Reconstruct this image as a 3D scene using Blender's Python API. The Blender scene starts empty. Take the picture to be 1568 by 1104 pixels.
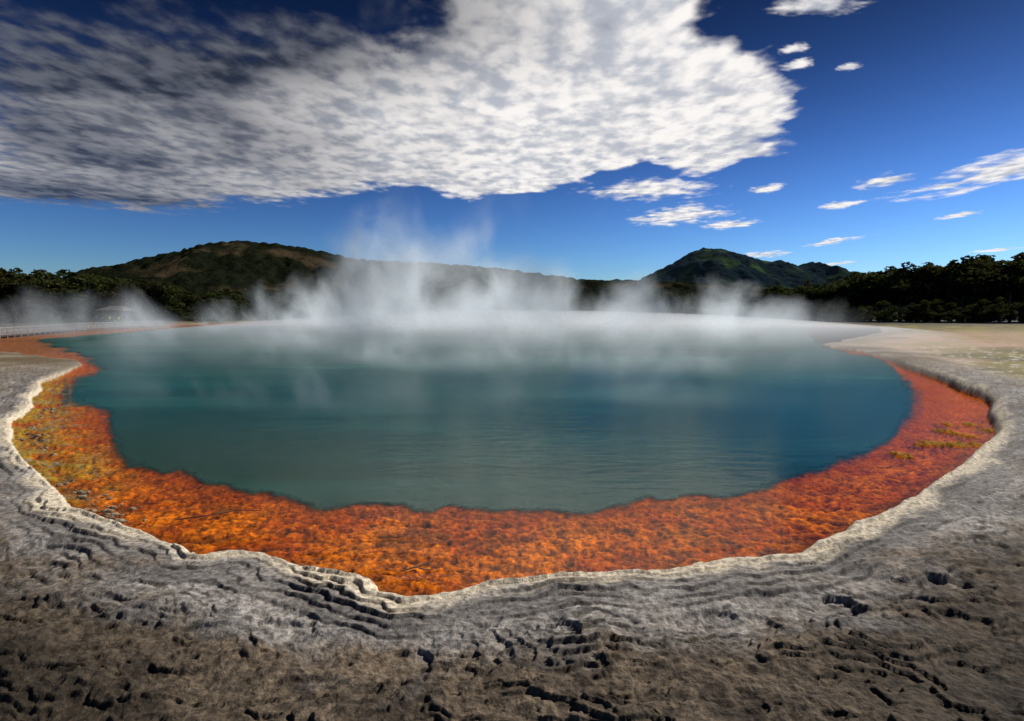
import bpy, math, random, bmesh
import numpy as np
from mathutils import Vector
random.seed(7); rng=np.random.default_rng(7)
scn=bpy.context.scene
scn.view_settings.view_transform='Standard'; scn.view_settings.look='None'; scn.view_settings.exposure=0
COL=scn.collection
# ---------------------------------------------------------------- helpers
def hash2(ix,iy,seed):
    h=(ix.astype(np.int64)*374761393+iy.astype(np.int64)*668265263+seed*974634777)&0xFFFFFFFF
    h=((h^(h>>13))*1274126177)&0xFFFFFFFF
    h=(h^(h>>16))&0xFFFFFFFF
    return h.astype(np.float64)/4294967295.0
def perlin(x,y,seed=0):
    x0=np.floor(x);y0=np.floor(y);fx=x-x0;fy=y-y0
    u=fx*fx*fx*(fx*(fx*6-15)+10);v=fy*fy*fy*(fy*(fy*6-15)+10)
    def g(dx,dy):
        a=hash2(x0+dx,y0+dy,seed)*2*np.pi
        return np.cos(a)*(fx-dx)+np.sin(a)*(fy-dy)
    a=g(0,0);b=g(1,0);c=g(0,1);d=g(1,1)
    return ((a+(b-a)*u)+((c+(d-c)*u)-(a+(b-a)*u))*v)*1.4
def fbm(x,y,o=4,seed=0,gain=.5):
    s=np.zeros_like(x);a=1.;t=0
    for i in range(o):
        s+=a*perlin(x*2**i+17.3*i,y*2**i-9.1*i,seed+i);t+=a;a*=gain
    return s/t
def ridged(x,y,o=3,seed=0):
    s=np.zeros_like(x);a=1.;t=0
    for i in range(o):
        s+=a*(1-np.abs(perlin(x*2**i+7.7*i,y*2**i+3.1*i,seed+i))*2);t+=a;a*=.5
    return s/t
def ss(a,b,x):
    t=np.clip((x-a)/(b-a),0,1);return t*t*(3-2*t)
def cells(x,y,seed=0):
    """voronoi F1, F2-F1 and cell id"""
    x0=np.floor(x);y0=np.floor(y)
    f1=np.full_like(x,9.);f2=np.full_like(x,9.);cid=np.zeros_like(x)
    for dx in(-1,0,1):
        for dy in(-1,0,1):
            cx=x0+dx;cy=y0+dy
            px=cx+hash2(cx,cy,seed);py=cy+hash2(cx,cy,seed+31)
            d=np.hypot(px-x,py-y);n=d<f1
            f2=np.where(n,f1,np.minimum(f2,d));cid=np.where(n,hash2(cx,cy,seed+77),cid);f1=np.where(n,d,f1)
    return f1,f2-f1,cid
def sdist(px,py,poly):
    P=np.array(poly);Q=np.roll(P,-1,0);out=np.empty_like(px)
    for s in range(0,len(px),60000):
        x=px[s:s+60000];y=py[s:s+60000];best=np.full_like(x,1e18);ins=np.zeros(len(x),bool)
        for (ax,ay),(bx,by) in zip(P,Q):
            ex,ey=bx-ax,by-ay
            t=np.clip(((x-ax)*ex+(y-ay)*ey)/(ex*ex+ey*ey),0,1)
            best=np.minimum(best,(x-ax-t*ex)**2+(y-ay-t*ey)**2)
            if ay!=by:
                c=((ay>y)!=(by>y))&(x<ex*(y-ay)/ey+ax);ins^=c
        out[s:s+60000]=np.sqrt(best)*np.where(ins,-1,1)
    return out
def mesh_np(name,verts,faces,attrs={},cols={},smooth=True):
    me=bpy.data.meshes.new(name)
    nv=len(verts);nf=len(faces);k=faces.shape[1]
    me.vertices.add(nv);me.vertices.foreach_set('co',verts.astype(np.float32).ravel())
    me.loops.add(nf*k);me.loops.foreach_set('vertex_index',faces.astype(np.int32).ravel())
    me.polygons.add(nf);me.polygons.foreach_set('loop_start',np.arange(0,nf*k,k,dtype=np.int32))
    me.polygons.foreach_set('use_smooth',np.full(nf,smooth))
    for a,v in attrs.items():
        at=me.attributes.new(a,'FLOAT','POINT');at.data.foreach_set('value',v.astype(np.float32))
    for a,v in cols.items():
        at=me.attributes.new(a,'FLOAT_COLOR','POINT')
        at.data.foreach_set('color',np.concatenate([v,np.ones((len(v),1))],1).astype(np.float32).ravel())
    me.update(calc_edges=True);return me
def addobj(name,me,mat=None,parent=None,loc=(0,0,0)):
    o=bpy.data.objects.new(name,me);COL.objects.link(o);o.location=loc
    if mat and me is not None and not me.materials: me.materials.append(mat)
    if parent:o.parent=parent
    return o
class NT:
    def __init__(s,mat):
        s.t=mat.node_tree;s.n=s.t.nodes;s.l=s.t.links
    def new(s,ty,**k):
        n=s.n.new(ty)
        for a,b in k.items():setattr(n,a,b)
        return n
    def put(s,v,sock):
        if isinstance(v,(int,float)):
            sock.default_value=v
        elif isinstance(v,tuple):
            sock.default_value=v if len(sock.default_value)==len(v) else tuple(v)+(1,)
        else:s.l.new(v,sock)
    def m(s,op,a,b=0.,c=0.,clamp=False):
        n=s.n.new('ShaderNodeMath');n.operation=op;n.use_clamp=clamp
        s.put(a,n.inputs[0]);s.put(b,n.inputs[1])
        if op in('MULTIPLY_ADD',):s.put(c,n.inputs[2])
        return n.outputs[0]
    def mr(s,v,a,b,c=0.,d=1.,smooth=True):
        n=s.n.new('ShaderNodeMapRange');n.interpolation_type='SMOOTHSTEP' if smooth else 'LINEAR'
        s.put(v,n.inputs[0]);n.inputs[1].default_value=a;n.inputs[2].default_value=b;n.inputs[3].default_value=c;n.inputs[4].default_value=d
        return n.outputs[0]
    def mix(s,f,a,b,bt='MIX'):
        n=s.n.new('ShaderNodeMix');n.data_type='RGBA';n.blend_type=bt
        s.put(f,n.inputs[0]);s.put(a,n.inputs[6]);s.put(b,n.inputs[7]);return n.outputs[2]
    def noise(s,vec,scale,detail=4,rough=.55,dist=0.):
        n=s.n.new('ShaderNodeTexNoise');n.inputs['Scale'].default_value=scale;n.inputs['Detail'].default_value=detail
        n.inputs['Roughness'].default_value=rough;n.inputs['Distortion'].default_value=dist
        if vec is not None:s.l.new(vec,n.inputs['Vector'])
        return n.outputs[0]
    def mapping(s,vec,sc=(1,1,1),loc=(0,0,0)):
        n=s.n.new('ShaderNodeMapping');n.inputs['Scale'].default_value=sc;n.inputs['Location'].default_value=loc
        s.l.new(vec,n.inputs['Vector']);return n.outputs[0]
def newmat(name):
    m=bpy.data.materials.new(name);m.use_nodes=True
    nt=NT(m);nt.n.clear();out=nt.new('ShaderNodeOutputMaterial');return m,nt,out
def simple(name,col,col2=None,scale=5.,rough=.8,bump=.0,spec=.3):
    m,nt,out=newmat(name);b=nt.new('ShaderNodeBsdfPrincipled')
    tc=nt.new('ShaderNodeTexCoord').outputs['Object']
    n=nt.noise(tc,scale,5,.6)
    nt.put(nt.mix(nt.mr(n,.35,.65),col,col2 or col),b.inputs['Base Color'])
    b.inputs['Roughness'].default_value=rough;b.inputs['Specular IOR Level'].default_value=spec
    if bump:
        bp=nt.new('ShaderNodeBump');bp.inputs['Strength'].default_value=bump;bp.inputs['Distance'].default_value=.02
        nt.l.new(n,bp.inputs['Height']);nt.l.new(bp.outputs[0],b.inputs['Normal'])
    nt.l.new(b.outputs[0],out.inputs[0]);return m
# ---------------------------------------------------------------- light
AZ=math.radians(62);EL=math.radians(38)
S=Vector((math.sin(AZ)*math.cos(EL),math.cos(AZ)*math.cos(EL),math.sin(EL)))
sl=bpy.data.lights.new('sun','SUN');sl.energy=5.;sl.angle=math.radians(.5);sl.color=(1,.94,.85)
so=bpy.data.objects.new('sun',sl);COL.objects.link(so);so.rotation_euler=S.to_track_quat('Z','Y').to_euler();so.location=(60,40,80)
w=bpy.data.worlds.new("World");scn.world=w;w.use_nodes=True
nt=NT(w);nt.n.clear()
wo=nt.new('ShaderNodeOutputWorld');bg=nt.new('ShaderNodeBackground')
sky=nt.new('ShaderNodeTexSky',sky_type='NISHITA');sky.sun_disc=False
sky.sun_elevation=EL;sky.sun_rotation=AZ;sky.altitude=400;sky.air_density=1.0;sky.dust_density=.2;sky.ozone_density=3.
sc1=nt.mix(1.,sky.outputs[0],(.1,.1,.1),'MULTIPLY')
gm_=nt.new('ShaderNodeGamma');gm_.inputs[1].default_value=1.75;nt.l.new(sc1,gm_.inputs[0])
sc2=nt.mix(1.,gm_.outputs[0],(7.,8.9,11.8),'MULTIPLY')
wz=nt.new('ShaderNodeSeparateXYZ');nt.l.new(nt.new('ShaderNodeTexCoord').outputs['Generated'],wz.inputs[0])
pol=nt.mr(wz.outputs[2],.08,.50,1.,.24)       # polarised, darker towards the zenith
sc3=nt.mix(1.,sc2,pol,'MULTIPLY')
nt.l.new(sc3,bg.inputs[0]);bg.inputs[1].default_value=.1
nt.l.new(bg.outputs[0],wo.inputs[0])
# ---------------------------------------------------------------- camera
cam=bpy.data.cameras.new('camera');co=bpy.data.objects.new('camera',cam);COL.objects.link(co)
co.location=(0,0,3);co.rotation_euler=(math.radians(90),0,0);cam.lens=20;cam.sensor_width=36
cam.shift_y=-0.0472;cam.clip_end=60000;cam.clip_start=.1;scn.camera=co
# ---------------------------------------------------------------- shore lines (metres)
shore=[(-67.09,59.39),(-49.31,47.51),(-39.20,43.55),(-32.91,39.59),(-27.32,35.31),(-24.29,31.87),(-21.31,26.94),(-19.34,23.33),(-17.66,21.42),(-16.48,19.50),(-14.94,17.78),(-13.87,16.13),(-13.47,15.19),(-12.32,13.97),(-11.44,12.94),(-9.96,11.51),(-8.60,10.37),(-7.40,9.27),(-6.54,8.43),(-5.85,8.04),(-5.20,7.75),(-4.53,7.32),(-3.98,7.02),(-3.70,6.80),(-3.47,6.89),(-3.02,6.84),(-2.52,6.58),(-2.10,6.44),(-1.69,6.30),(-1.43,6.12),(-1.30,5.89),(-1.06,5.78),(-0.90,5.83),(-0.71,5.91),(-0.31,6.05),(0.11,6.13),(0.48,6.28),(0.84,6.34),(1.28,6.33),(1.62,6.37),(2.01,6.58),(2.43,6.70),(2.84,6.77),(3.30,6.91),(3.78,7.22),(4.36,7.51),(4.63,7.82),(5.36,8.24),(6.33,8.95),(7.43,9.86),(8.77,10.98),(10.13,12.33),(11.68,13.75),(12.69,15.02),(13.44,16.13),(15.27,18.15),(16.48,20.10),(17.44,22.14),(19.11,25.37),(21.00,29.69),(23.92,36.80),(26.36,42.84),(27.11,46.66),(27.53,51.24),(32.02,56.80),(39.45,65.33),(56.60,87.10),(76.50,118.77),(73.41,153.71),(46.29,186.64),(0.00,201.00),(-60.86,186.64),(-80.10,130.65),(-73.29,93.32),(-67.20,74.66),(-73.80,65.33)]
shelf=[(-51.71,62.21),(-29.28,39.00),(-21.55,29.69),(-19.29,25.62),(-16.60,21.77),(-14.58,19.07),(-12.52,17.42),(-10.49,14.76),(-8.48,12.33),(-7.33,11.12),(-6.62,10.80),(-5.72,10.29),(-5.12,10.05),(-4.19,9.50),(-3.49,9.10),(-3.12,8.80),(-2.79,8.57),(-2.57,8.80),(-2.29,8.89),(-1.79,8.98),(-1.55,8.74),(-1.33,8.65),(-0.96,8.86),(-0.34,8.65),(0.16,8.71),(0.51,8.77),(0.85,8.60),(1.18,8.48),(1.68,8.80),(2.26,9.10),(2.96,9.33),(3.64,9.43),(4.26,9.61),(4.97,10.17),(6.03,11.03),(7.44,12.33),(8.62,13.26),(10.19,14.76),(11.81,16.64),(15.27,21.42),(18.59,26.94),(22.54,35.31),(24.97,42.15),(27.28,48.39),(36.97,70.62),(59.45,118.77),(0.00,163.31),(-66.00,118.77)]
# ---------------------------------------------------------------- ground sheet
ri=np.concatenate([np.linspace(.2,3.3,40,endpoint=False),1/np.linspace(1/3.3,1/260.,640,endpoint=False),np.geomspace(260,9000,46)])
an=np.concatenate([np.arange(-56,56,.1),np.arange(56,304,2.)])
an=np.radians(an)
R,A=np.meshgrid(ri,an,indexing='ij');nr,na=R.shape
X=(R*np.sin(A)).ravel();Y=(R*np.cos(A)).ravel();Rr=R.ravel()
sc=np.clip(Rr/9,.7,5)
wx=fbm(X*.9/sc,Y*.9/sc,4,1)*.22*sc;wy=fbm(X*.9/sc,Y*.9/sc,4,11)*.22*sc
s=sdist(X+wx,Y+wy,shore)
wx2=fbm(X*1.4/sc,Y*1.4/sc,5,21)*.42*sc;wy2=fbm(X*1.4/sc,Y*1.4/sc,5,31)*.42*sc
q=sdist(X+wx2,Y+wy2,shelf)        # >0 outside deep pool
land=s>0
near=1-ss(25,60,Rr)
# strata parallel to the shore
sw=s+.26*fbm(X*.9,Y*.9,4,41)+.06*fbm(X*4,Y*4,3,44)
ph=sw/.17+.9*fbm(X*.35,Y*.35,2,47);fr=ph-np.floor(ph);lay=hash2(np.floor(ph),np.floor(ph)*0,5)
lay=np.clip(lay+1.6*fbm(X*.9,Y*.9,3,48)-.0,0,1)
saw=np.where(fr<.8,fr/.8,1-ss(.8,.93,fr))
bandw=(1-ss(.9,2.1,sw+.8*fbm(X*.5,Y*.5,2,50)))*(0.45+.55*ss(-.25,.25,fbm(X*.9,Y*.9,3,52)))
# cracked slabs further out
gx=X+.35*fbm(X*1.3,Y*1.3,4,60);gy=Y+.35*fbm(X*1.3,Y*1.3,4,63)
f1,edge,cid=cells(gx*.55,gy*1.25,66)
f1b,edgeb,cidb=cells(gx*2.3+5,gy*4.0,69)
t=fbm(gx*.36,gy*.80,6,72,.48)*9;st=np.floor(t)+ss(.84,1.,t-np.floor(t));stf=t-np.floor(t)
t2=fbm(gx*1.3,gy*2.4,5,73,.55)*6;st2=np.floor(t2)+ss(.7,1.,t2-np.floor(t2))
slabw=ss(.35,1.5,s)
crk=(1-ss(.0,.024,edge))*ss(-.05,.2,fbm(X*.7,Y*.7,2,75));crkb=(1-ss(0,.04,edgeb))*ss(.15,.45,fbm(X*1.0,Y*1.0,3,78))
rough=fbm(X*7,Y*9,4,80,.6)
zl=.035+.10*ss(0,.10,s)+.02*ss(0,1.,s)
zl+=bandw*.050*saw*(.15+.85*lay)
zl+=slabw*(.030*st+.008*st2+.07*fbm(X*.4,Y*.4,3,86)+.035*fbm(X*1.5,Y*1.9,3,87))+(.013+.015*slabw)*rough
zl-=(.022*crk+.010*crkb)*(.35+.65*slabw)
pit=np.zeros_like(X)
for (ix,iy,ir) in [(.32,5.0,.26),(2.15,5.26,.38),(3.25,5.65,.25),(-2.1,5.15,.34),(-4.1,5.45,.4),(4.6,5.9,.35),(-.9,4.75,.25),(5.6,6.9,.4)]:
    dd=np.hypot((X-ix),(Y-iy)*1.5)+.22*fbm(X*2.4+ix,Y*2.4,4,88);pit=np.maximum(pit,ss(ir,ir*.85,dd)*(.3+.7*ss(-ir,ir*.6,Y-iy)))
zl-=.045*pit*ss(.3,.6,s)
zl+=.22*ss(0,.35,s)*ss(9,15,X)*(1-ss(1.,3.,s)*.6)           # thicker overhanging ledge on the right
flat=ss(2.,5.,s+fbm(X*.15,Y*.15,3,90)*3)*ss(12,20,X)*ss(20,27,Y)
zl=zl*near+(1-near)*(.12*ss(0,1.5,s)+.1*fbm(X*.2,Y*.2,3,92)*ss(1,6,s))
zl=zl*(1-flat)+flat*(.05+.035*fbm(X*.5,Y*.5,3,94))
zl=np.where(zl<.05,.05-.02*(1-np.exp((zl-.05)/.04*1.)),zl)+0
zl+=.5*ss(3,16,s)*ss(-50,-75,X)*ss(50,70,Y)
# shelf bed
lump=np.abs(fbm(X*2.3,Y*3.0,4,100))*2;lump2=fbm(X*6.5,Y*8.5,4,104,.55);lump3=fbm(X*2.6,Y*3.2,4,107,.55);lump4=fbm(X*1.1,Y*1.5,3,108)
bed=-.105+.045*(1-lump)+.045*lump2*near+.035*lump3
bed+=.05*ss(-.30,-.0,s)                             # shallower at the bank
lm=ss(-6,-8.5,X)*ss(-2.0,-.3,s)*ss(30,22,Y)         # mossy crust on the left
bed+=lm*(.085*ss(-.15,.35,fbm(X*1.7,Y*1.7,4,110,.6))+.02)
for (ix,iy,ir) in [(8.16,11.93,.22),(9.3,12.9,.2),(9.6,13.1,.18),(10.98,14.36,.25),(10.99,13.75,.2),(9.9,12.9,.25),(11.6,15.2,.2),(10.4,13.0,.2),(12.0,14.5,.2),(12.3,15.2,.2)]:
    dd=np.hypot((X-ix),(Y-iy)*.9)+.25*fbm(X*3,Y*3,3,115);bed+=.14*np.exp(-(dd/(ir*1.15))**2)*ss(-.3,.2,lump2+.15)
bed=np.minimum(bed,.04)
edg=q-.13*lump3*np.clip(Rr/9,1,3)
bed=bed*(.55+.45*ss(0,.5,edg))-3.2*ss(-.12,-1.9,edg)
z=np.where(land,zl,bed)
# colours
def C(*c):return np.array(c)[None,:]
def mx(a,b,f):return a*(1-f[:,None])+b*f[:,None]
g1=fbm(X*1.1,Y*1.6,5,120,.6);g2=fbm(X*5,Y*7,4,125,.65);g3=fbm(X*.35,Y*.4,3,130)
col=mx(C(.20,.187,.18),C(.46,.435,.41),ss(-.3,.35,g1*.7+g2*.5))
col=mx(col,C(.07,.064,.06),bandw*ss(.66,.80,fr)*(1-ss(.93,1.,fr))*ss(.1,.5,lay)*.9)  # shadow lines of the small ledges painted into the colour
col=mx(col,C(.12,.11,.105),bandw*ss(.5,.8,hash2(np.floor(ph),np.floor(ph)*0,9)+.5*g1)*.65)
col=mx(col,C(.74,.65,.50),(1-ss(.14,.44,sw+.3*g1))*.88*near)
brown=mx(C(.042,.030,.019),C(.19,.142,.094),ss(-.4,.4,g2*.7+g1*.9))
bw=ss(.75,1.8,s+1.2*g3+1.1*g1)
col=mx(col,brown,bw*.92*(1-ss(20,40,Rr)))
vignette=ss(.35,.85,np.abs(X)/np.maximum(Y,1))*ss(14,8,Rr)  # vignette mask: frame corners darkened in the ground colour
col=mx(col,C(.030,.024,.017),ss(.8,2.6,s+.8*g1)*(1-ss(6,12,Y))*(.25+.50*vignette))
col=mx(col,col*.35,slabw*ss(.80,.92,stf)*(1-ss(.97,1.,stf))*ss(20,10,Rr)*ss(-.25,.25,g1)*.75)  # shaded faces of the slab steps painted darker
col*= (1-.55*np.clip(crk+crkb*.6,0,1)*(.3+.7*slabw))[:,None]
col=mx(col,C(.5,.47,.42),ss(.28,.5,g2)*.40*(1-bw))
far=ss(26,45,Rr)
fcol=mx(C(.16,.12,.07),C(.30,.25,.18),ss(-.2,.3,fbm(X*.25,Y*.25,4,135)))
col=mx(col,fcol,far)
# flats on the right
fl=mx(C(.22,.18,.035),C(.11,.095,.028),ss(-.2,.3,fbm(X*.2,Y*.35,4,140)))
fl=mx(fl,C(.46,.31,.22),np.clip(ss(.86,.70,X/np.maximum(Y,1)+.25*fbm(X*.08,Y*.15,3,142))*ss(80,60,Y)+ss(40,55,Y)*ss(100,75,Y)*.7,0,1))
fl=mx(fl,C(.30,.26,.07),ss(.0,.3,fbm(X*.12,Y*.3,4,143))*.7)
fl=mx(fl,C(.62,.59,.52),np.clip(ss(.08,.32,fbm(X*.9,Y*1.8,5,144,.6))*.8*ss(60,35,Y),0,1))
col=mx(col,fl,flat)
col=mx(col,C(.05,.04,.035),ss(.22,.02,s)*ss(9,14,X)*.9*near)  # shade on the right ledge's face painted in
veg=ss(3,10,s)*ss(60,90,Rr);col=mx(col,mx(C(.035,.035,.018),C(.08,.065,.03),ss(-.2,.3,fbm(X*.03,Y*.03,4,146))),veg*(1-flat*ss(150,100,Y)))
ochre=ss(1,3,s)*ss(-45,-60,X)*ss(12,5,s);col=mx(col,C(.30,.17,.08),ochre*.7*ss(-.1,.2,fbm(X*.3,Y*.3,3,148)))
# orange bed
oc=mx(C(.74,.185,.001),C(.48,.082,.001),ss(-.3,.3,fbm(X*.8,Y*.8,4,150)))
oc=mx(oc,C(.84,.29,.003),ss(.1,.5,lump2)*.6)
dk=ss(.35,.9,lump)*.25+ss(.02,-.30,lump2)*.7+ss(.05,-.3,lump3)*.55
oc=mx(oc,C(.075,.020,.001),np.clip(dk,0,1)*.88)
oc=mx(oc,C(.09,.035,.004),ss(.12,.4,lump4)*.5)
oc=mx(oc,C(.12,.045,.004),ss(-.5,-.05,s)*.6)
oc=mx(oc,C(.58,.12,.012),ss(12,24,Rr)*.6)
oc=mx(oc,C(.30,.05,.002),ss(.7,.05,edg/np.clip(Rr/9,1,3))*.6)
oc=mx(oc,C(.20,.10,.055),ss(35,60,Rr)*.85)
oc=mx(oc,mx(C(.42,.26,.02),C(.12,.10,.02),ss(-.2,.3,g2)),np.clip(lm*ss(-.2,.2,g1+.1),0,1)*.85)
oc=mx(oc,C(.30,.25,.18),np.clip(lm*ss(.1,.3,g1+.5*g2),0,1)*.8)
oc=mx(oc,C(.30,.20,.05),ss(0,.03,bed)*.85)
oc=mx(oc,C(.03,.13,.07),ss(.0,-.25,edg))
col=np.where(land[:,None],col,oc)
wet=np.where(land,ss(.12,0,s)*.6,1.)
idx=np.arange(nr*na).reshape(nr,na)
def quads(a0,a1):
    i=a0;j=a1
    return np.stack([i[:-1].ravel(),i[1:].ravel(),j[1:].ravel(),j[:-1].ravel()],1)
F=quads(idx,np.roll(idx,-1,1))
V=np.stack([X,Y,z],1)
gm,nt,out=newmat('sinter_ground')
b=nt.new('ShaderNodeBsdfPrincipled');at=nt.new('ShaderNodeAttribute',attribute_name='gcol');aw=nt.new('ShaderNodeAttribute',attribute_name='wet')
pos=nt.new('ShaderNodeNewGeometry').outputs['Position']
n1=nt.noise(pos,14,8,.68);n2=nt.noise(pos,60,4,.6)
c1=nt.mix(1.,at.outputs['Color'],nt.mix(nt.mr(n1,.32,.68,0,1),(.42,.42,.43),(1.42,1.40,1.36)),'MULTIPLY')
nt.put(c1,b.inputs['Base Color']);b.inputs['Roughness'].default_value=.85;nt.put(nt.mr(aw.outputs['Fac'],0,1,.2,.0),b.inputs['Specular IOR Level'])
bp=nt.new('ShaderNodeBump');bp.inputs['Strength'].default_value=1.;bp.inputs['Distance'].default_value=.03
nt.put(nt.m('ADD',n1,nt.m('MULTIPLY',n2,.35)),bp.inputs['Height']);nt.l.new(bp.outputs[0],b.inputs['Normal'])
nt.l.new(b.outputs[0],out.inputs[0])
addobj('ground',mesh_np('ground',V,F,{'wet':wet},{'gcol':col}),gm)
# ---------------------------------------------------------------- water
inside=(s<.25)&(Rr<260)&(np.cos(A.ravel())>0)
fm=inside[F].all(1);WF=F[fm];used=np.unique(WF);re=np.full(len(X),-1);re[used]=np.arange(len(used))
WV=np.stack([X[used],Y[used],np.zeros(len(used))],1)
depth=np.maximum(0,-np.where(land,0,bed))[used]
cl=(ss(.10,-.14,edg/np.clip(Rr/9,1,3)))[used]           # cloudy deep water begins at the shelf lip
wm,nt,out=newmat('pool_water')
pos=nt.new('ShaderNodeNewGeometry').outputs['Position']
dp=nt.new('ShaderNodeAttribute',attribute_name='depth').outputs['Fac'];cld=nt.new('ShaderNodeAttribute',attribute_name='cloudy').outputs['Fac']
opa=nt.m('MAXIMUM',cld,nt.m('SUBTRACT',1.,nt.m('POWER',2.718,nt.m('MULTIPLY',nt.m('MAXIMUM',nt.m('SUBTRACT',dp,.17),0.),-7.))))
cn=nt.noise(nt.mapping(pos,(.05,.22,1)),1.,5,.6,.6)
yy=nt.new('ShaderNodeSeparateXYZ');nt.l.new(pos,yy.inputs[0])
tc=nt.mix(nt.mr(yy.outputs[1],9,28),(.004,.034,.017),(.002,.055,.052))
tc=nt.mix(nt.mr(cn,.45,.72,0,.7),tc,(.018,.105,.080))
df=nt.new('ShaderNodeBsdfDiffuse');nt.put(tc,df.inputs[0])
tr=nt.new('ShaderNodeBsdfTransparent');tr.inputs[0].default_value=(1,.97,.90,1)
mb=nt.new('ShaderNodeMixShader');nt.put(opa,mb.inputs[0]);nt.l.new(tr.outputs[0],mb.inputs[1]);nt.l.new(df.outputs[0],mb.inputs[2])
rip=nt.noise(nt.mapping(pos,(1.2,3.2,1)),1.,5,.6,.3);rip2=nt.noise(pos,9,3,.5)
bp=nt.new('ShaderNodeBump');bp.inputs['Strength'].default_value=.35;bp.inputs['Distance'].default_value=.03
nt.put(nt.m('ADD',rip,nt.m('MULTIPLY',rip2,.25)),bp.inputs['Height'])
gl=nt.new('ShaderNodeBsdfGlossy');gl.inputs['Roughness'].default_value=.05;gl.inputs[0].default_value=(.8,.85,.85,1);nt.l.new(bp.outputs[0],gl.inputs['Normal'])
fre=nt.new('ShaderNodeFresnel');fre.inputs[0].default_value=1.33
mg=nt.new('ShaderNodeMixShader');nt.put(nt.m('MULTIPLY',fre.outputs[0],nt.m('MULTIPLY_ADD',opa,.08,.08)),mg.inputs[0]);nt.l.new(mb.outputs[0],mg.inputs[1]);nt.l.new(gl.outputs[0],mg.inputs[2])
nt.l.new(mg.outputs[0],out.inputs[0])
addobj('pool_water',mesh_np('pool_water',WV,re[WF],{'depth':depth,'cloudy':cl}),wm)
# ---------------------------------------------------------------- steam: low mist body + drifting veils rising off the pool
steam=bpy.data.objects.new('steam',None);COL.objects.link(steam)
mst,nt,out=newmat('mist')
vs_=nt.new('ShaderNodeVolumePrincipled');vs_.inputs['Color'].default_value=(.97,.98,1,1);vs_.inputs['Anisotropy'].default_value=.35
MD=.020
vs_.inputs['Density'].default_value=MD;vs_.inputs['Emission Color'].default_value=(.78,.90,1,1);vs_.inputs['Emission Strength'].default_value=MD*.2  # faint emission stands in for light scattered inside the mist
nt.l.new(vs_.outputs[0],out.inputs['Volume'])
nu,nv_=96,26;MV=[];
for j in range(nv_):
    r_=1-(j/(nv_-1))**1.4
    for i in range(nu):
        a_=2*math.pi*i/nu;ca,sa=math.cos(a_),math.sin(a_)
        sx=66*(1+.05*math.sin(3*a_+1));y_c=96;sy=78*(1+.04*math.sin(5*a_))
        xx_=sx*r_*ca;yy_=y_c+sy*r_*sa
        wdt=.72+.28*ss(20,110,np.array(yy_))      # pool narrows towards the near shore
        MV.append((xx_*float(wdt)+2,yy_,.06+3.3*(1-r_**2)**1.1*(.6+.4*float(ss(20,90,np.array(yy_))))))
MV=np.array(MV);mi=np.arange(nu*nv_).reshape(nv_,nu)
MFq=quads(mi,np.roll(mi,-1,1))[:,::-1]
me=bpy.data.meshes.new('mist_body');me.from_pydata([tuple(v) for v in MV],[],[tuple(map(int,f)) for f in MFq]+[tuple(int(i) for i in mi[0][::-1])])
bm=bmesh.new();bm.from_mesh(me);bmesh.ops.remove_doubles(bm,verts=bm.verts,dist=.001);bmesh.ops.recalc_face_normals(bm,faces=bm.faces);bm.to_mesh(me);bm.free()
addobj('mist_body',me,mst,steam)
stm,nt,out=newmat('steam')
pos=nt.new('ShaderNodeNewGeometry').outputs['Position']
env=nt.new('ShaderNodeAttribute',attribute_name='env').outputs['Fac'];top=nt.new('ShaderNodeAttribute',attribute_name='top').outputs['Fac'];dn=nt.new('ShaderNodeAttribute',attribute_name='dens').outputs['Fac']
scl=nt.new('ShaderNodeAttribute',attribute_name='fs').outputs['Fac']
vm=nt.new('ShaderNodeVectorMath',operation='SCALE');nt.l.new(pos,vm.inputs[0]);nt.l.new(scl,vm.inputs['Scale'])
wn=nt.noise(nt.mapping(vm.outputs[0],(1.,.5,.85)),1.,5,.5,.35)
big=nt.noise(nt.mapping(vm.outputs[0],(.32,.2,.25),(4,2,0)),1.,2,.5)
v=nt.m('ADD',nt.m('ADD',nt.m('MULTIPLY',nt.m('SUBTRACT',wn,.5),2.7),nt.m('MULTIPLY',nt.m('SUBTRACT',big,.5),1.7)),.66)
v=nt.m('SUBTRACT',v,top)      # top = height / local steam height
v=nt.mr(v,-.3,1.15)
al=nt.m('MULTIPLY',nt.m('MULTIPLY',v,dn),env)
tl=nt.new('ShaderNodeBsdfTranslucent');tl.inputs[0].default_value=(.78,.86,.93,1)
dd_=nt.new('ShaderNodeBsdfDiffuse');dd_.inputs[0].default_value=(.78,.86,.93,1)
m1=nt.new('ShaderNodeMixShader');m1.inputs[0].default_value=.3;nt.l.new(tl.outputs[0],m1.inputs[1]);nt.l.new(dd_.outputs[0],m1.inputs[2])
tp=nt.new('ShaderNodeBsdfTransparent');mm=nt.new('ShaderNodeMixShader')
nt.put(al,mm.inputs[0]);nt.l.new(tp.outputs[0],mm.inputs[1]);nt.l.new(m1.outputs[0],mm.inputs[2]);nt.l.new(mm.outputs[0],out.inputs[0])
SV=[];SF=[];SA={'env':[],'top':[],'dens':[],'fs':[]};off=0
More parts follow.
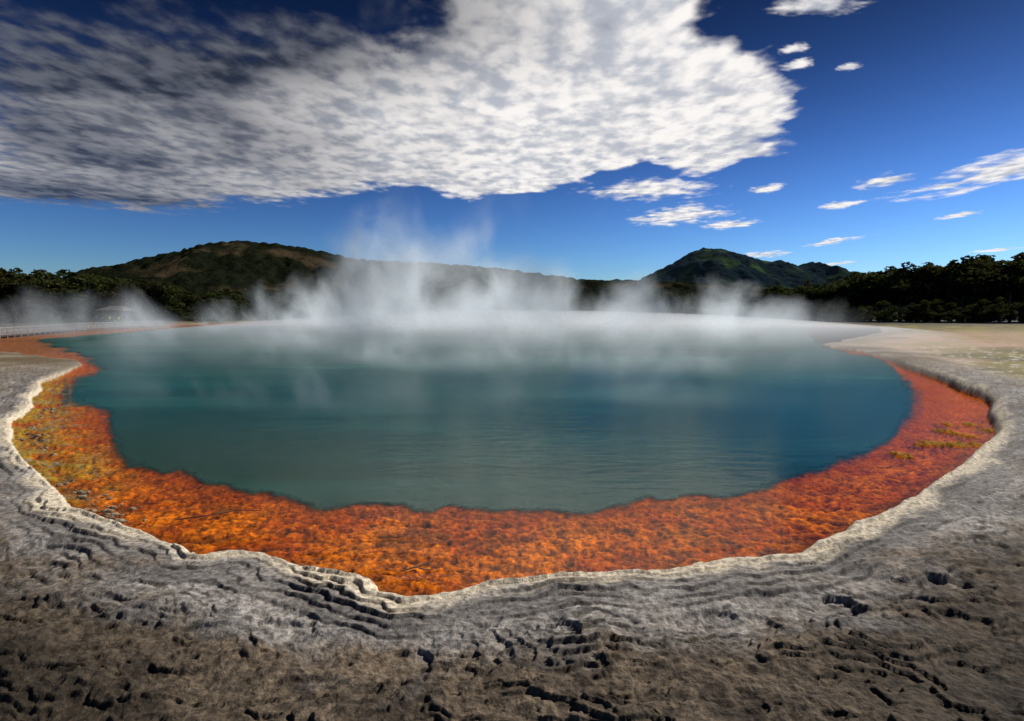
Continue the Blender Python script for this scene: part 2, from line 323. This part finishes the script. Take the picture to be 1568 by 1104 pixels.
#        y    height  density  feature scale
for k,(y0,H,D,fs_) in enumerate([(17,2.0,.15,.55),(27,2.6,.32,.38),(42,3.8,.48,.25),(64,5.6,.58,.17),(90,8.2,.66,.12),(118,11.,.72,.09)]):
    xs=np.linspace(-95,95,260);hs_=np.linspace(0,1,80)**1.3*(H*2.4 if k<4 else 56)
    hh,xx=np.meshgrid(hs_,xs,indexing='ij');xx=xx.ravel();hh=hh.ravel()
    base=y0+fbm(xx/(y0*.55),xx*0+k*3.3,3,300+k)*y0*.22
    yb=base+fbm(xx/8,hh/8+k,2,320+k)*.5*(H/4)
    yv=yb-hh*.45
    xd=xx+ (hh**1.25)*.04*(1 if k>=4 else 0)         # breeze carries the tops to the right
    sd=sdist(xx,base,shore)
    en=ss(-.3,-3.5-.16*y0,sd)*ss(-78,-52,xx)
    Hl=H*(1+.4*fbm(xx/(y0*.3),xx*0+k,3,340+k))
    pw=0*xx
    if k>=4:
        cxp={4:-18.5,5:-27.}[k]
        p1=np.exp(-((xx-cxp)/6.5)**2);p2_=np.exp(-((xx-cxp-14)/8.)**2)
        Hl=Hl+(36 if k==5 else 22)*p1+(22 if k==5 else 11)*p2_+(7 if k==5 else 3)*np.exp(-((xx-cxp-12)/30.)**2)+(10 if k==5 else 0)*np.exp(-((xx-38)/5.)**2)
        pw=np.clip(p1+.8*p2_,0,1)
    Hl=np.maximum(Hl*(.4+.6*ss(90,30,np.abs(xx+4))),.8)
    tp_=hh/(Hl*1.0)
    dens=D*ss(0,min(1.6,H*.4),hh)
    thin=(1-(.80-.22*pw)*ss(H*.5,H*2.6,hh))
    n0=len(xx);i3=np.arange(n0).reshape(80,260)+off
    SV.append(np.stack([xd,yv,hh+.02],1));SF.append(quads(i3[:,:-1],i3[:,1:]));off+=n0
    SA['env'].append(en);SA['top'].append(tp_);SA['dens'].append(dens*thin);SA['fs'].append(np.full(n0,fs_))
addobj('steam_veils',mesh_np('steam_veils',np.concatenate(SV),np.concatenate(SF),{k:np.concatenate(v) for k,v in SA.items()}),stm,steam)
# ---------------------------------------------------------------- clouds
cp=[(-5950,5865),(-4516,5017),(-3949,5425),(-3283,5673),(-2100,5167),(-1478,4876),(-743,4497),(-369,5017),(87,4743),(433,4384),(627,4019),(944,3807),(1452,4133),(1565,3725),(1742,3647),(1637,3300),(1491,3014),(1206,2494),(1083,2296),(873,2077),(680,1875),(493,1613),(-293,1556),(-313,1895),(-547,2127),(-760,1900),(-1000,1880),(-1400,1920),(-2100,1980)]
uu=np.linspace(-1.25,1.25,420);iv=1/np.linspace(1/1200.,1/16000.,360)
YY,UU=np.meshgrid(iv,uu,indexing='ij');cx=(YY*UU).ravel();cy=YY.ravel()
wxx=fbm(cx/600,cy/600,5,200,.5)*240;wyy=fbm(cx/600,cy/600,5,210,.5)*360
d=-sdist(cx+wxx,cy+wyy,cp)
u_=cx/cy
soft=150+470*ss(.1,-.7,u_)
cov=np.clip(d/soft,-1,1)
for (ex_,ey_,a,b_) in [(1071,4642,453,348),(1715,5905,407,522),(2480,6430,258,286),(2046,4617,106,147),(4531,8037,185,520),(4371,9864,396,448),(2845,4340,174,260),(3045,5293,122,194),(3484,3945,320,760),(4591,5787,120,231),(3429,4451,112,183),(1149,2296,53,49),(1368,2309,37,37),(1066,2154,45,37),(988,1847,127,55),(7796,9042,208,377),(6680,11730,202,634)]:
    rr=np.hypot((cx-ex_)/a,(cy-ey_)/b_)+.75*fbm(cx/a*1.6,cy/b_*1.6,4,235,.6)
    cov=np.maximum(cov,np.clip(.8*(1.1-rr),-1,1))
dark=ss(.05,-.72,u_)*.84+ss(2800,1850,cy)*ss(.25,-.2,u_)*.65  # vignette darkening of the left and top, put into the cloud colour
dark=np.clip(dark+.45*fbm(cx/900,cy/1400,3,230)*ss(.1,-.3,u_),0,1)
i2=np.arange(len(cx)).reshape(YY.shape)
CF=quads(i2[:,:-1],i2[:,1:])
clm,nt,out=newmat('cloud')
pos=nt.new('ShaderNodeNewGeometry').outputs['Position']
cv=nt.new('ShaderNodeAttribute',attribute_name='cov').outputs['Fac'];dk_=nt.new('ShaderNodeAttribute',attribute_name='dark').outputs['Fac']
p2=nt.mapping(pos,(.001,.00072,0))
na_=nt.noise(p2,1.5,4,.5,.5);nb_=nt.noise(p2,4.6,5,.52,.2)
nd_=nt.noise(p2,10.,4,.5,.1)
a=nt.m('ADD',nt.m('MULTIPLY',cv,1.6),nt.m('ADD',nt.m('MULTIPLY',nt.m('SUBTRACT',na_,.46),2.8),nt.m('ADD',nt.m('MULTIPLY',nt.m('SUBTRACT',nb_,.5),2.2),nt.m('MULTIPLY',nt.m('SUBTRACT',nd_,.5),1.5))))
a=nt.mr(a,-.2,1.2)
edge_=nt.mr(cv,-.7,-.15);a=nt.m('MULTIPLY',nt.m('MULTIPLY',a,edge_),nt.m('SUBTRACT',.98,nt.m('MULTIPLY',dk_,.12)))
shd=nt.mr(nt.m('ADD',nt.m('MULTIPLY',nd_,1.1),nt.m('ADD',nt.m('MULTIPLY',nb_,1.),nt.m('MULTIPLY',na_,.6))),1.08,1.58,0,1)
cc=nt.mix(shd,(.50,.55,.64),(1.,1.,1.))  # grey-blue shading between the puffs painted into the cloud colour
cc=nt.mix(dk_,cc,nt.mix(shd,(.025,.032,.048),(.14,.155,.19)))
tl=nt.new('ShaderNodeBsdfTranslucent');nt.put(cc,tl.inputs[0])
tp=nt.new('ShaderNodeBsdfTransparent');mm=nt.new('ShaderNodeMixShader')
nt.put(a,mm.inputs[0]);nt.l.new(tp.outputs[0],mm.inputs[1]);nt.l.new(tl.outputs[0],mm.inputs[2]);nt.l.new(mm.outputs[0],out.inputs[0])
addobj('clouds',mesh_np('clouds',np.stack([cx,cy,np.full_like(cx,1000.)],1),CF,{'cov':cov,'dark':dark}),clm)
# ---------------------------------------------------------------- hills
def hill(name,crest,yc,wf,wb,x0,x1,nx,ny,lump,seed,mat):
    cxs=np.array([c[0] for c in crest],float);czs=np.array([c[1] for c in crest],float)
    xs=np.linspace(x0,x1,nx);ys=np.linspace(yc-wf*2.2,yc+wb*2,ny)
    gy_,gx_=np.meshgrid(ys,xs,indexing='ij');x=gx_.ravel();y=gy_.ravel()
    xq=x+fbm(x/(wf*.6),y/(wf*.6),3,seed)*wf*.22*ss(0,wf,np.abs(y-yc))
    h=np.interp(xq,cxs,czs)
    t_=np.where(y<yc,(yc-y)/wf,(y-yc)/wb)
    prof=np.exp(-t_**2*.9)
    gul=ridged(x/(wf*.45),y/(wf*.9),3,seed+5)
    zz=h*prof*(1+.22*(gul-.5)*ss(.1,.7,t_))-6*ss(1.2,2.2,t_)
    f,e,ci=cells(x/lump,y/lump,seed+9)
    bush=ss(-.12,.12,fbm(x/(wf*.35),y/(wf*.35),4,seed+12)+.12)
    zz+=bush*(1-np.clip(f,0,1)**2)*lump*.45*(.4+.8*ci)+fbm(x/lump/2,y/lump/2,3,seed+15)*lump*.15
    ix=np.arange(len(x)).reshape(gy_.shape)
    return addobj(name,mesh_np(name,np.stack([x,y,zz],1),quads(ix[:,:-1],ix[:,1:])[:,::-1],{'bush':bush,'cid':ci}),mat)
def hillmat(name,ga,gb,ta,tb,sc):
    m,nt,out=newmat(name);b=nt.new('ShaderNodeBsdfDiffuse')
    pos=nt.new('ShaderNodeNewGeometry').outputs['Position']
    bu=nt.new('ShaderNodeAttribute',attribute_name='bush').outputs['Fac'];ci=nt.new('ShaderNodeAttribute',attribute_name='cid').outputs['Fac']
    n=nt.noise(pos,sc,7,.65);n2=nt.noise(pos,sc*.12,4,.6)
    g=nt.mix(nt.m('MULTIPLY_ADD',n,.8,nt.m('MULTIPLY',ci,.4)),ga,gb);tt=nt.mix(nt.mr(n2,.4,.62),ta,tb)
    nt.put(nt.mix(bu,tt,g),b.inputs[0])
    bp=nt.new('ShaderNodeBump');bp.inputs['Distance'].default_value=.6/sc;bp.inputs['Strength'].default_value=1.;nt.l.new(n,bp.inputs['Height']);nt.l.new(bp.outputs[0],b.inputs['Normal'])
    nt.l.new(b.outputs[0],out.inputs[0]);return m
h1=hillmat('hill_scrub',(.004,.006,.004),(.016,.020,.010),(.060,.045,.026),(.020,.021,.011),.16)
h2=hillmat('hill_forest',(.008,.017,.026),(.016,.027,.036),(.022,.038,.03),(.04,.08,.03),.02)  # blue distance haze mixed into the far hill's forest colours
hill('hill',[(-1400,10),(-790,20),(-630,25),(-510,29),(-485,35),(-461,53),(-421,68),(-381,75),(-353,83),(-329,87),(-293,83),(-252,78),(-212,69),(-172,62),(-132,61),(-84,58),(-43,56),(5,50),(53,43),(109,39),(174,37),(254,33),(420,20),(800,8)],700,170,200,-1200,800,760,260,9,300,h1)
hill('hill.001',[(-1500,60),(-300,85),(333,98),(505,112),(577,141),(649,181),(735,227),(792,261),(835,276),(907,270),(979,244),(1137,218),(1237,190),(1309,212),(1395,192),(1481,164),(1567,141),(1768,112),(2342,98),(3600,90)],2500,420,500,-1500,3600,700,180,26,340,h2)
# ---------------------------------------------------------------- trees
fol,nt,out=newmat('foliage')
pos=nt.new('ShaderNodeNewGeometry').outputs['Position'];oi=nt.new('ShaderNodeObjectInfo').outputs['Random']
lc=nt.new('ShaderNodeAttribute',attribute_name='tone').outputs['Fac']
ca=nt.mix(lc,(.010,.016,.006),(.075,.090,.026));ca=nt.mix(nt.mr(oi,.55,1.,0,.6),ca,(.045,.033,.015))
d1=nt.new('ShaderNodeBsdfDiffuse');nt.put(ca,d1.inputs[0]);t1=nt.new('ShaderNodeBsdfTranslucent');nt.put(ca,t1.inputs[0])
ms=nt.new('ShaderNodeMixShader');ms.inputs[0].default_value=.4;nt.l.new(d1.outputs[0],ms.inputs[1]);nt.l.new(t1.outputs[0],ms.inputs[2]);nt.l.new(ms.outputs[0],out.inputs[0])
bark=simple('bark',(.06,.045,.035),(.11,.09,.07),8.)
def tube(p0,p1,r0,r1,vs,fs,n=6):
    p0=Vector(p0);p1=Vector(p1);dz=(p1-p0).normalized();ax=dz.orthogonal().normalized();ay_=dz.cross(ax);b=len(vs)
    for p,r in((p0,r0),(p1,r1)):
        for i in range(n):
            a=2*math.pi*i/n;vs.append(tuple(p+ax*math.cos(a)*r+ay_*math.sin(a)*r))
    for i in range(n):
        j=(i+1)%n;fs.append((b+i,b+j,b+n+j,b+n+i))
def tree_mesh(name,kind,seed):
    r=random.Random(seed);g=np.random.default_rng(seed)
    vs=[];fs=[]
    th=.55 if kind!='shrub' else .3
    p=Vector((0,0,-.03));rad=.028
    clumps=[]
    for i in range(4):
        q_=p+Vector((r.uniform(-.03,.03),r.uniform(-.03,.03),th/4+.01));tube(p,q_,rad,rad*.78,vs,fs);p=q_;rad*=.78
    nl=11 if kind!='cone' else 16
    for i in range(nl):
        if kind=='cone':
            h=.25+.68*i/nl;L=.26*(1.02-h)+.05
        elif kind=='shrub':
            h=r.uniform(.15,.7);L=r.uniform(.2,.42)*(1.1-.5*h)
        else:
            h=r.uniform(.38,.86);L=r.uniform(.12,.33)*(1.15-.6*abs(h-.55))
        a=i*2.4+r.uniform(-.4,.4);base=Vector((0,0,min(h-.12,th)));tip=Vector((math.cos(a)*L,math.sin(a)*L,h))
        tube(base,tip,.011,.004,vs,fs,4)
        clumps.append((tip,r.uniform(.07,.13)*(.7 if kind=='cone' else 1)))
        m_=base.lerp(tip,.6)+Vector((r.uniform(-.05,.05),r.uniform(-.05,.05),r.uniform(0,.08)));clumps.append((m_,r.uniform(.06,.11)))
    clumps.append((Vector((0,0,.93)),.06));clumps.append((Vector((.03,0,.85)),.09))
    nb=len(fs);mats=[0]*nb;tone=[.3]*len(vs)
    for c,cr in clumps:
        k=int(75*(cr/.09)**1.5);ct=r.uniform(0,.6)
        for _ in range(k):
            dv=g.normal(size=3);dv/=np.linalg.norm(dv);rr=cr*(.45+.65*g.random()**.6)
            P=np.array(c)+dv*rr*np.array([1.15,1.15,.75]);sz=.013+.012*g.random()
            n_=dv+g.normal(size=3)*.7;n_/=np.linalg.norm(n_);t_=np.cross(n_,g.normal(size=3));t_/=np.linalg.norm(t_);b_=np.cross(n_,t_)
            bi=len(vs)
            for e,f in((-1,-.6),(1,-.6),(.8,.7),(-.8,.7)):vs.append(tuple(P+t_*sz*e+b_*sz*f))
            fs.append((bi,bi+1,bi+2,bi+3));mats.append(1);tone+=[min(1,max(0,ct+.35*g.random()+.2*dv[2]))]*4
    me=mesh_np(name,np.array(vs),np.array(fs),{'tone':np.array(tone)},smooth=False)
    me.materials.append(bark);me.materials.append(fol);me.polygons.foreach_set('material_index',np.array(mats,np.int32));return me
TM=[tree_mesh('tree_a','round',1),tree_mesh('tree_b','round',2),tree_mesh('tree_c','round',5),tree_mesh('tree_d','cone',3),tree_mesh('tree_e','round',9)]
SM=[tree_mesh('shrub_a','shrub',11),tree_mesh('shrub_b','shrub',12),tree_mesh('shrub_c','shrub',13)]
def path_pts(path,n):
    P=np.array(path);L=np.r_[0,np.cumsum(np.hypot(*(P[1:,:2]-P[:-1,:2]).T))]
    t_=np.sort(rng.random(n))*L[-1];return np.stack([np.interp(t_,L,P[:,k]) for k in range(3)],1)
def forest(name,path,n,depth,meshes,wid=1.,hv=.25,zb=0):
    e=bpy.data.objects.new(name,None);COL.objects.link(e)
    for i,(x,y,h) in enumerate(path_pts(path,n)):
        dd=rng.random()*depth;l=math.hypot(x,y);x2=x*(1+dd/l);y2=y*(1+dd/l)
        hh=h*(1-hv+hv*1.3*rng.random())
        if abs(x2+96)<7 and abs(y2-138)<7: continue      # keep the shelter clear
        o=addobj('tree_%03d'%i,meshes[rng.integers(len(meshes))],None,e,(x2,y2,zb))
        ww=hh*wid*(.9+.5*rng.random());o.scale=(ww,ww,hh);o.rotation_euler=(0,0,rng.random()*6.28)
forest('tree_line',[(260,110,24),(170,150,22),(145,162,21),(128,168,19),(118,185,18),(108,195,15.5),(100,215,13),(110,240,14.5),(90,245,12),(70,255,12)],190,22,TM,1.1)
forest('tree_line.001',[(80,235,12),(50,240,12),(0,245,12),(-60,235,12),(-100,200,12),(-120,178,12)],110,25,TM,1.2)
forest('tree_line.002',[(-190,90,15),(-150,112,15),(-128,128,14),(-122,145,14),(-118,160,14),(-105,175,12)],150,24,TM,1.2,zb=.4)
forest('shrubs',[(-150,92,5),(-112,112,5),(-106,128,3.5),(-110,148,4),(-88,155,5),(-82,160,5),(-75,185,6),(-50,215,6),(0,222,6),(50,215,6),(85,190,5),(105,160,6),(130,145,7),(170,130,7),(250,98,7)],300,8,SM,1.3,zb=.1)
# ---------------------------------------------------------------- boardwalk, fence, hut
wood=simple('weathered_wood',(.16,.15,.14),(.28,.27,.25),3.,.85,.2)
dwood=simple('dark_wood',(.05,.042,.035),(.09,.075,.06),3.)
def boxes(lst):
    vs=[];fs=[]
    for (c,sx,sy,sz,ang) in lst:
        b=len(vs);ca_,sa=math.cos(ang),math.sin(ang)
        for zz in(-1,1):
            for xx,yy_ in((-1,-1),(1,-1),(1,1),(-1,1)):
                dx,dy=xx*sx/2,yy_*sy/2;vs.append((c[0]+dx*ca_-dy*sa,c[1]+dx*sa+dy*ca_,c[2]+zz*sz/2))
        for f in((0,3,2,1),(4,5,6,7),(0,1,5,4),(1,2,6,5),(2,3,7,6),(3,0,4,7)):fs.append(tuple(b+i for i in f))
    return np.array(vs),np.array(fs)
fl_=[];dk2=[]
pts=[(-62,34),(-59,50),(-58.8,65.3),(-68.7,90),(-73.1,118.8)]
for (ax,ay_),(bx,by) in zip(pts[:-1],pts[1:]):
    L=math.hypot(bx-ax,by-ay_);a=math.atan2(by-ay_,bx-ax);n=max(2,int(L/1.8))
    for i in range(n):
        t_=i/n;fl_.append(((ax+(bx-ax)*t_,ay_+(by-ay_)*t_,.6),.12,.12,1.5,a))
    for zz in(.42,.8,1.2):fl_.append((((ax+bx)/2+.09*math.sin(a),(ay_+by)/2-.09*math.cos(a),zz),L,.05,.11,a))
    m_=int(L/.3)
    for i in range(m_):
        t_=(i+.5)/m_;fl_.append(((ax+(bx-ax)*t_+.14*math.sin(a),ay_+(by-ay_)*t_-.14*math.cos(a),.76),.07,.03,.9,a))
    dk2.append((((ax+bx)/2-1.1*math.sin(a),(ay_+by)/2+1.1*math.cos(a),.25),L,1.9,.1,a))
addobj('wooden_fence',mesh_np('fence',*boxes(fl_),smooth=False),wood)
addobj('boardwalk',mesh_np('boardwalk',*boxes(dk2),smooth=False),wood)
hut=bpy.data.objects.new('picnic_shelter',None);COL.objects.link(hut);hut.location=(-96,138,.6)
hp=[]
for xx in(-2.6,0,2.6):
    for yy_ in(-1.8,1.8):hp.append(((xx,yy_,1.3),.18,.18,2.6,0))
hp+= [((0,-1.8,2.62),5.6,.15,.2,0),((0,1.8,2.62),5.6,.15,.2,0),((0,0,.1),6,4.4,.2,0),((0,.6,.6),3.2,.5,.08,0)]
addobj('posts',mesh_np('posts',*boxes(hp),smooth=False),dwood,hut)
rv=np.array([(-3.4,-2.6,2.7),(3.4,-2.6,2.7),(3.4,2.6,2.7),(-3.4,2.6,2.7),(-1.6,0,3.9),(1.6,0,3.9),(-3.4,-2.6,2.84),(3.4,-2.6,2.84),(3.4,2.6,2.84),(-3.4,2.6,2.84)])
me=bpy.data.meshes.new('roof');me.from_pydata([tuple(v_) for v_ in rv],[],[(0,3,2,1),(0,1,7,6),(1,2,8,7),(2,3,9,8),(3,0,6,9),(6,7,5,4),(7,8,5),(8,9,4,5),(9,6,4)])
addobj('roof',me,simple('roof_shingle',(.06,.055,.05),(.11,.10,.09),4.),hut)
# ---------------------------------------------------------------- people (hi-vis vests), far bank
skin=simple('skin',(.45,.28,.2));vest=simple('hi_vis_vest',(.45,.75,.05),(.5,.8,.08));trou=simple('trousers',(.03,.035,.05));hair=simple('hair',(.03,.02,.015))
def person(loc,rot,k):
    me=bpy.data.meshes.new('body')
    J=[(0,0,.95,.13,.10),(0,0,1.2,.14,.10),(0,0,1.40,.15,.10),(0,0,1.50,.055,.055),(0,-.01,1.60,.08,.09),(0,-.01,1.68,.075,.085),
       (.19,0,1.42,.06,.06),(.25,.02*k,1.15,.045,.045),(.24,-.14,.95,.035,.035),(.24,-.2,.88,.03,.035),
       (-.19,0,1.42,.06,.06),(-.26,.03,1.15,.045,.045),(-.25,-.06*k,.92,.035,.035),(-.25,-.09*k,.85,.03,.035),
       (.10,0,.88,.09,.09),(.11,-.05*k,.48,.062,.062),(.11,0,.08,.045,.045),(.11,-.14,.04,.04,.03),
       (-.10,0,.88,.09,.09),(-.12,.06*k,.48,.062,.062),(-.12,.12*k,.08,.045,.045),(-.12,.12*k-.14,.04,.04,.03)]
    E=[(0,1),(1,2),(2,3),(3,4),(4,5),(2,6),(6,7),(7,8),(8,9),(2,10),(10,11),(11,12),(12,13),(0,14),(14,15),(15,16),(16,17),(0,18),(18,19),(19,20),(20,21)]
    me.from_pydata([j[:3] for j in J],E,[]);o=addobj('person',me,None,None,loc)
    o.rotation_euler=(0,0,rot)
    m=o.modifiers.new('skin','SKIN');o.modifiers.new('sub','SUBSURF').levels=2
    for i,j in enumerate(J):me.skin_vertices[0].data[i].radius=(j[3],j[4])
    me.skin_vertices[0].data[0].use_root=True
    dg=bpy.context.evaluated_depsgraph_get();m2=bpy.data.meshes.new_from_object(o.evaluated_get(dg));o.modifiers.clear()
    for mt in(skin,vest,trou,hair):m2.materials.append(mt)
    for p in m2.polygons:
        c=p.center;p.use_smooth=True
        p.material_index=2 if c.z<.93 and abs(c.x)<.22 else (1 if .93<=c.z<1.47 and not(c.z<1.18 and abs(c.x)>.2) else (3 if c.z>1.66 or (c.z>1.55 and c.y>.02) else 0))
    o.data=m2
person((-92,130,.45),.6,1);person((-88.5,128,.4),-1.0,-1)
# ---------------------------------------------------------------- loose stones and driftwood on the left shelf
stone=simple('stone',(.12,.095,.06),(.32,.26,.18),9.,.9,.4)
def rock_mesh(lst):
    V_=[];F_=[]
    bm=bmesh.new();bmesh.ops.create_icosphere(bm,subdivisions=2,radius=1)
    bv_=np.array([v.co[:] for v in bm.verts]);bff=np.array([[v.index for v in f.verts] for f in bm.faces]);bm.free();off=0
    for (x,y,zc,r_) in lst:
        k=bv_*(1+.55*fbm(bv_[:,0]*1.3+x*7,bv_[:,1]*1.3+bv_[:,2]*1.7+y*5,3,3))[:,None]*np.array([r_*rng.uniform(.8,1.5),r_*rng.uniform(.7,1.2),r_*rng.uniform(.4,.8)])
        V_.append(k+np.array([x,y,zc]));F_.append(bff+off);off+=len(bv_)
    return mesh_np('rocks',np.concatenate(V_),np.concatenate(F_),smooth=False)
L_=[]
for _ in range(260):
    t_=rng.random();bx=np.interp(t_,[0,.3,.6,1],[-15.2,-12.6,-8.5,-5.6]);by=np.interp(t_,[0,.3,.6,1],[18.4,14.6,10.3,7.95])
    L_.append((bx+abs(rng.normal())*.25,by+rng.normal()*.15+.1,-.02,.012+.05*rng.random()**4))
addobj('stones',rock_mesh(L_),stone)
def sticks(name,segs):
    vs=[];fs=[]
    for p in segs:
        for a_,b_ in zip(p[:-1],p[1:]):tube(a_[:3],b_[:3],a_[3]*.5,b_[3]*.5,vs,fs,7)
    return addobj(name,mesh_np(name,np.array(vs),np.array(fs)),simple(name+'_wood',(.10,.04,.015),(.2,.09,.035),10.,.8,.3))
sticks('driftwood_branch',[[(-4.9,8.35,-.04,.02),(-4.55,8.42,-.015,.022),(-4.2,8.62,-.005,.018),(-3.85,8.72,-.04,.01)],[(-4.45,8.48,-.015,.014),(-4.3,8.72,.005,.01),(-4.2,8.9,-.015,.006)]])
sticks('sunken_branch',[[(-1.3,6.65,-.03,.015),(-1.15,6.72,-.01,.02),(-1.0,6.85,-.01,.018),(-.95,6.98,-.02,.01)],[(-1.15,6.72,-.01,.012),(-1.02,6.66,-.01,.012),(-.92,6.68,-.02,.008)]])
